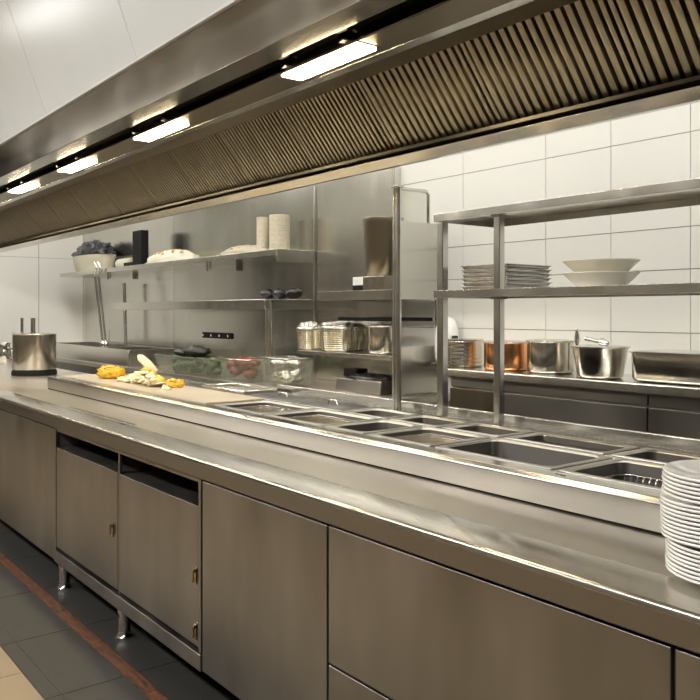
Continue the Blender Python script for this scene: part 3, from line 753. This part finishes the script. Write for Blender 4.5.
def pot(px0, px1, pyt, label, z, Y, mat='pot', lid=False, foil=False, taper=1.0, handles=True, name='cooking_pot', grp=None, rim=.006, maxr=.3):
    x0, x1 = PX(px0, Y), PX(px1, Y); cx = (x0 + x1) / 2; u = ((px0 + px1) / 2 - 350) / F; d = Y / (S + u * K)
    r = (px1 - px0) / 2 / F * d; h = PZ((px0 + px1) / 2, pyt, Y) - z
    t = thing(name, (cx, Y, z), label, 'pot', grp)
    rb_ = r * taper
    B().lathe([(0, .001), (rb_ - .012, .001), (rb_ - .003, .006), (rb_, .016), (r - .001, h - .006), (r + rim * .5, h - .003), (r + rim * .6, h), (r - .004, h), (r - .006, h - .01), (rb_ - .006, .02), (rb_ - .02, .008), (0, .008)], (cx, Y, z), 44).build('pot_body', mat, t, smooth=45)
    if lid:
        l = B().lathe([(r + .004, h + .001), (r + .006, h + .006), (r - .004, h + .008), (r * .6, h + .018), (0, h + .022), ], (cx, Y, z), 40).build('lid', 'pot', t, smooth=50)
        B().tube([(cx - .035, Y, z + h + .02), (cx - .03, Y, z + h + .045), (cx + .03, Y, z + h + .045), (cx + .035, Y, z + h + .02)], .005, 8).build('lid_handle', 'chrome', l, smooth=60)
    if foil: B().lathe([(r + .004, h - .004), (r + .008, h + .004), (r * .8, h + .008), (r * .4, h + .005), (0, h + .008)], (cx, Y, z), 40, wob=.02).build('foil_cover', 'foil', t, smooth=60)
    if handles:
        for s in (-1, 1):
            B().tube([(cx + s * (r - .002), Y - .04, z + h * .75), (cx + s * (r + .022), Y - .035, z + h * .77), (cx + s * (r + .022), Y + .035, z + h * .77), (cx + s * (r - .002), Y + .04, z + h * .75)], .005, 8).build('handle', 'pot', t, smooth=60)
    return t, cx, r, h
perf(297, 322, 328, 'left wire mesh basket with foil top on the rack shelf', ZR2 + .0005, 3.36)
perf(320, 366, 327, 'larger golden perforated basket in the middle of the rack shelf', ZR2 + .0005, 3.42)
pot(368, 400, 326, 'small steel pot with foil cover right of the golden basket', ZR2 + .0005, 3.38, foil=True, grp='pots on the rack shelf', handles=False)
pot(400, 434, 325, 'steel pot seen through the gap in the rack end panel', ZR2 + .0005, 3.52, foil=False, grp='pots on the rack shelf', handles=False, name='cooking_pot') if False else None
# dark stacked grates above the pots
t = thing('wire_grate', (PX(378, 3.45), 3.5, ZR2 + .25), 'black flat grate laid over the foil covered pot', 'grate')
x0, x1 = PX(361, 3.50), RXE - .02
b = B()
for k in range(14):
    xx = x0 + (x1 - x0) * k / 13; b.box(xx - .004, xx + .004, 3.30, 3.58, ZR2 + .215, ZR2 + .232)
b.box(x0, x1, 3.30, 3.31, ZR2 + .212, ZR2 + .236); b.box(x0, x1, 3.57, 3.58, ZR2 + .212, ZR2 + .236)
b.build('grate', 'black', t)
# scale on the rear bench
x0, x1 = PX(347, 3.3), PX(392, 3.3)
t = thing('kitchen_scale', ((x0 + x1) / 2, 3.35, .901), 'squat steel scale with a black top on the bench below the rack', 'kitchen scale')
b = B(); b.xprism([(3.20, .9015), (3.46, .9015), (3.46, .985), (3.21, .985)], x0, x1); b.build('scale_body', 'cabd', t, bev=.006)
B().blob(((x0 + x1) / 2, 3.34, .99), ((x1 - x0) * .47, .12, .028), .35, 7, 26, 12, flat=-.006).build('black_cover', 'blackwrap', t, smooth=180)
B().box(x0 + .01, x0 + .15, 3.26, 3.36, .99, 1.045).build('display_block', 'black', t, bev=.008)

# ------------------------------------------------------------------ green vegetables & tubs on rear bench
zc = .901
def tubthing(px0, px1, pyt, Y, label, fillmat, fh, name='clear_tub', cat='tub'):
    x0, x1 = PX(px0, Y), PX(px1, Y); w = (x1 - x0) / 2; cx = (x0 + x1) / 2; h = max(.09, PZ((px0 + px1) / 2, pyt, Y) - zc)
    t = thing(name, (cx, Y, zc), label, cat, 'see-through tubs on the rear bench')
    b = B(); dd = .12
    R_ = []
    for ins, z in ((.02, 0), (0, h), (-.012, h), (-.012, h - .006), (.004, h - .004), (.024, .006)):
        R_.append([(cx - w + ins, Y - dd + ins, zc + z + .0005), (cx + w - ins, Y - dd + ins, zc + z + .0005), (cx + w - ins, Y + dd - ins, zc + z + .0005), (cx - w + ins, Y + dd - ins, zc + z + .0005)])
    v = sum(R_, []); f = [(i * 4 + j, i * 4 + (j + 1) % 4, (i + 1) * 4 + (j + 1) % 4, (i + 1) * 4 + j) for i in range(5) for j in range(4)] + [(3, 2, 1, 0), (20, 21, 22, 23)]
    b.add(v, f); b.build('tub_shell', 'glass', t, bev=.006)
    B().tube([(q[0], q[1], q[2]) for q in R_[1]], .007, 8, True).build('rim', 'trayg', t, smooth=60)
    b = B(); n = max(18, int(w * 130))
    for i in range(n):
        r = random.uniform(.035, .05)
        b.blob((cx + random.uniform(-1, 1) * max(.01, w - .09), Y + random.uniform(-.055, .05), zc + random.uniform(.045, max(.07, h + fh - .03))), (r * 1.3, r, r * .8), .3, 4, 14, 10)
    o = b.build('contents', fillmat, t, smooth=180); o['kind'] = 'stuff'
    return t, cx, w, h
tb, cx, w, h = tubthing(168, 226, 357, 3.08, 'long clear tub of green vegetables behind the peelings', 'green', .01)
b = B(); b.blob((cx + .02, 3.08, zc + h + .045), (.17, .09, .05), .3, 5, 20, 12); b.blob((cx - .18, 3.08, zc + h + .03), (.12, .09, .035), .3, 5, 20, 12)
b.build('dark_leaves', 'darkgreen', tb, smooth=180)
tubthing(233, 260, 359, 3.10, 'clear tub with red and orange pieces left of the twin shelf post', 'red', .02)
tubthing(274, 300, 358, 3.12, 'clear plastic tub right of the twin shelf post', 'foil', .0)

# ------------------------------------------------------------------ stock pot & bits at the far left
ZW = .8995
t, cx, r, h = pot(15, 56.5, 334, 'tall stockpot with two upright handles at the far left of the worktop', ZW + .04, 2.02, lid=False, handles=False, name='stockpot')
B().lathe([(0, .0005), (r + .006, .0005), (r + .008, .02), (r + .002, .04), (0, .04)], (cx, 2.02, ZW), 36).build('burner_base', 'black', t, smooth=40)
for px in (22, 33):
    xx = PX(px, 2.0); b = B(); b.tube([(xx, 2.0, ZW + .30), (xx, 2.0, ZW + .47)], .019 if px == 33 else .012, 12); b.build('upright_handle', 'chrome', t, smooth=60)
b = B(); hx = PX(15, 2.0)
b.tube([(hx, 2.0, ZW + .33), (hx - .05, 2.0, ZW + .34), (hx - .07, 2.0, ZW + .28), (hx - .06, 2.0, ZW + .20), (hx - .01, 2.0, ZW + .18)], .008, 8)
b.build('side_handle', 'chrome', t, smooth=60)
B().lathe([(r * .98, h + .0395), (r * .9, h + .045), (0, h + .047)], (cx, 2.02, ZW), 36).build('lid', 'pot', t, smooth=50)
t = thing('jug', (PX(6, 2.3), 2.28, ZW), 'short bright steel jug left of the stockpot at the photo edge', 'jug')
B().lathe([(0, .001), (.07, .001), (.078, .03), (.07, .12), (.06, .17), (.066, .20), (.06, .20), (.054, .17), (0, .16)], (PX(4, 2.28), 2.28, ZW), 24).build('body', 'chrome', t, smooth=50)
B().tube([(PX(8, 2.2), 2.2, ZW + .17), (PX(12, 2.2), 2.2, ZW + .16), (PX(13, 2.2), 2.2, ZW + .09), (PX(9, 2.2), 2.2, ZW + .05)], .007, 8).build('handle', 'chrome', t, smooth=60)

# ------------------------------------------------------------------ rear right counter with pots
cy0 = 3.20
zR = 1.42 - .0785 * cy0 / K
rc = thing('rear_cabinet', (-1.2, 3.4, 0), 'dark drawer counter with steel top along the tiled wall, holding the pots', 'cabinet')
cx0, cx1 = PX(444, cy0), 1.9
b = B(); b.xprism([(cy0, zR - .045), (cy0, zR), (3.645, zR), (3.645, zR - .02), (cy0 + .02, zR - .02), (cy0 + .02, zR - .045)], cx0, cx1)
b.build('counter_top', 'shelf', rc, bev=.006, seg=3)
b = B(); b.box(cx0 + .01, cx1, cy0 + .06, 3.64, .12, zR - .021); b.build('carcass', 'cabd', rc)
B().box(-3.66, cx0, 3.50, 3.645, zR - .03, zR).build('side_ledge', 'shelf', rc, bev=.003)
xj = PX(648, cy0 + .04)
xd = [cx0 + .01, PX(500, cy0 + .04), xj, xj + .9, cx1]
for i in range(4):
    B().box(xd[i] + .003, xd[i + 1] - .003, cy0 + .04, cy0 + .06, zR - .10, zR - .046).build('top_rail', 'cabd', rc, bev=.002)
    B().box(xd[i] + .003, xd[i + 1] - .003, cy0 + .035, cy0 + .06, zR - .36, zR - .107).build('drawer', 'cabd' if i else 'brownsteel', rc, bev=.003)
    B().box(xd[i] + .003, xd[i + 1] - .003, cy0 + .035, cy0 + .06, .14, zR - .366).build('door', 'cabd', rc, bev=.003)
b = B()
for xx in (cx0 + .1, cx0 + 1.6, cx1 - .1):
    for yy in (3.35, 3.58): B().tube([(xx, yy, 0), (xx, yy, .12)], .022, 12).build('leg', 'post', rc, smooth=50)
zp = zR + .0005
G = 'pots on the rear counter'
t = thing('mesh_pot', (PX(464, 3.4), 3.4, zp), 'shiny ribbed steel pot left of the copper pot on the rear counter', 'pot', G)
Xc = PX(464, 3.42); u = (464 - 350) / F; d = 3.42 / (S + u * K); r = 19 / F * d; h = PZ(464, 340, 3.42) - zp
prof = [(0, .001), (r * .9, .001)]
for k in range(7): prof += [(r * .965, h * (k + .2) / 7), (r * .98, h * (k + .5) / 7), (r * .965, h * (k + .8) / 7)]
prof += [(r * 1.05, h), (r * 1.05, h + .006), (r * .9, h + .006), (0, h + .002)]
B().lathe(prof, (Xc, 3.42, zp), 36).build('pot_body', 'pot', t, smooth=50)
pot(484.5, 529, 342, 'bright copper pot behind the square shelf post', zp, 3.40, mat='copper', foil=True, grp=G, handles=False)
pot(528, 574, 341, 'straight sided steel pot with dull foil lid right of the copper pot', zp, 3.42, foil=True, grp=G, handles=False)
t, cx, r, h = pot(574, 628, 347, 'tapered steel casserole with utensils laid across its top', zp, 3.34, foil=True, grp=G, taper=.82, handles=False)
def uten(p, q, label, name, w):
    t = thing(name, p, label, 'utensil', 'utensils by the casserole')
    P, Q = Vector(p), Vector(q); Mi = P.lerp(Q, .6)
    B().tube([P, Mi], w, 8).build('handle', 'post', t, smooth=60)
    B().tube([Mi, Mi.lerp(Q, .4), Q], [w * .8, w * 2.1, w * .9], 10).build('blade', 'chrome', t, smooth=60)
zz = zp + h + .014
uten((PX(578, 3.45), 3.45, zp + .008), (PX(577, 3.45), 3.45, PZ(577, 329, 3.45)), 'upright knife standing between the steel pot and the casserole', 'knife', .008)
uten((PX(586, 3.40), 3.40, zz + .022), (PX(608, 3.34), 3.34, zz + .004), 'spoon lying aslant on the casserole top', 'spoon', .011)
# white pitcher behind the mesh pot
t = thing('pitcher', (PX(450, 3.56), 3.56, zp), 'white rounded pitcher half hidden behind the shelf post', 'pitcher')
xx = PX(447, 3.56); hh = PZ(448, 317, 3.56) - zp
B().lathe([(0, .001), (.06, .001), (.075, .03), (.08, hh * .4), (.072, hh * .75), (.05, hh * .95), (.02, hh), (0, hh)], (xx, 3.56, zp), 28).build('body', 'white', t, smooth=50)
B().box(xx + .065, xx + .10, 3.53, 3.56, zp + hh * .45, zp + hh * .6).build('spout', 'black', t, bev=.006)
# roasting pan
x0, x1 = PX(627, 3.26), PX(760, 3.26); h = PZ(640, 352, 3.3) - zp
t = thing('roasting_pan', ((x0 + x1) / 2, 3.4, zp), 'long rectangular steel roasting pan at the right end of the rear counter', 'roasting pan')
b = B(); R_ = []
def rrect(ins, z, r=.05):
    pts = []; xa, xb, ya, yb = x0 + ins, x1 - ins, 3.26 + ins, 3.56 - ins
    for (c1, c2, a0) in ((xb - r, yb - r, 0), (xa + r, yb - r, 90), (xa + r, ya + r, 180), (xb - r, ya + r, 270)):
        for k in range(7): a = math.radians(a0 + 15 * k); pts.append((c1 + r * math.cos(a), c2 + r * math.sin(a), zp + z))
    return pts
rs = [rrect(.024, .001), rrect(.009, .005), rrect(.002, .018), rrect(.0, h - .004), rrect(-.008, h - .002), rrect(-.008, h + .002), rrect(.008, h + .002), rrect(.014, h - .01), rrect(.022, .02), rrect(.03, .008)]
v = sum(rs, []); n = 28
f = [(i * n + j, i * n + (j + 1) % n, (i + 1) * n + (j + 1) % n, (i + 1) * n + j) for i in range(len(rs) - 1) for j in range(n)] + [tuple(range(n))[::-1], tuple(range((len(rs) - 1) * n, len(rs) * n))]
b.add(v, f); b.build('pan_body', 'pot', t, smooth=50)
B().add(rrect(.004, h + .003) + rrect(.02, h + .006), [(j, (j + 1) % n, n + (j + 1) % n, n + j) for j in range(n)] + [tuple(range(n, 2 * n))]).build('foil_cover', 'foil', t, smooth=60)

# ------------------------------------------------------------------ ceiling lights: rear aisle row, plus an unseen front row added as fill
def clight(x, y, lx, ly, lab, g, warm='tube'):
    t = thing('ceiling_light', (x, y, HC - .05), lab, 'ceiling light', g)
    B().box(x - lx / 2 - .02, x + lx / 2 + .02, y - ly / 2 - .02, y + ly / 2 + .02, HC - .03, HC - .001).build('housing', 'white', t, bev=.004)
    B().box(x - lx / 2, x + lx / 2, y - ly / 2, y + ly / 2, HC - .036, HC - .0305).build('diffuser', warm, t)
for k, x in enumerate((.4, -1.6, -3.4, -5.2, -7.0, -8.8)):
    clight(x, 2.62, 1.4, .4, 'ceiling light strip over the aisle behind the hood', 'ceiling lights behind the hood')
for k, x in enumerate((.2, -2.2, -4.6, -7.0, -9.2)):
    clight(x, -1.35, 1.4, .4, 'unseen ceiling strip added to brighten the counter from the front', 'added fill lights in front of the counter', 'frontfill')  # out of view, added to brighten plates, upper panels and steel

# ------------------------------------------------------------------ world, camera
wd = bpy.data.worlds.new('world'); bpy.context.scene.world = wd; wd.use_nodes = True
wd.node_tree.nodes['Background'].inputs['Color'].default_value = (1, .98, .95, 1)
wd.node_tree.nodes['Background'].inputs['Strength'].default_value = .3
cam = bpy.data.cameras.new('camera'); co = bpy.data.objects.new('camera', cam); C.objects.link(co)
cam.sensor_fit = 'HORIZONTAL'; cam.sensor_width = 36; cam.lens = 36 * F / 700
cam.shift_y = -(350 - HOR) / 700
co.location = (0, 0, EYE); cam.clip_start = .02
f = Vector((-K, S, 0)); co.rotation_euler = f.to_track_quat('-Z', 'Y').to_euler()
sc = bpy.context.scene; sc.camera = co
sc.view_settings.view_transform = 'Standard'; sc.view_settings.look = 'None'; sc.view_settings.gamma = 1
sc.view_settings.use_curve_mapping = False; sc.view_settings.exposure = 0
sc.cycles.use_denoising = True
sc.cycles.max_bounces = 8; sc.cycles.caustics_reflective = True; sc.cycles.sample_clamp_indirect = 6
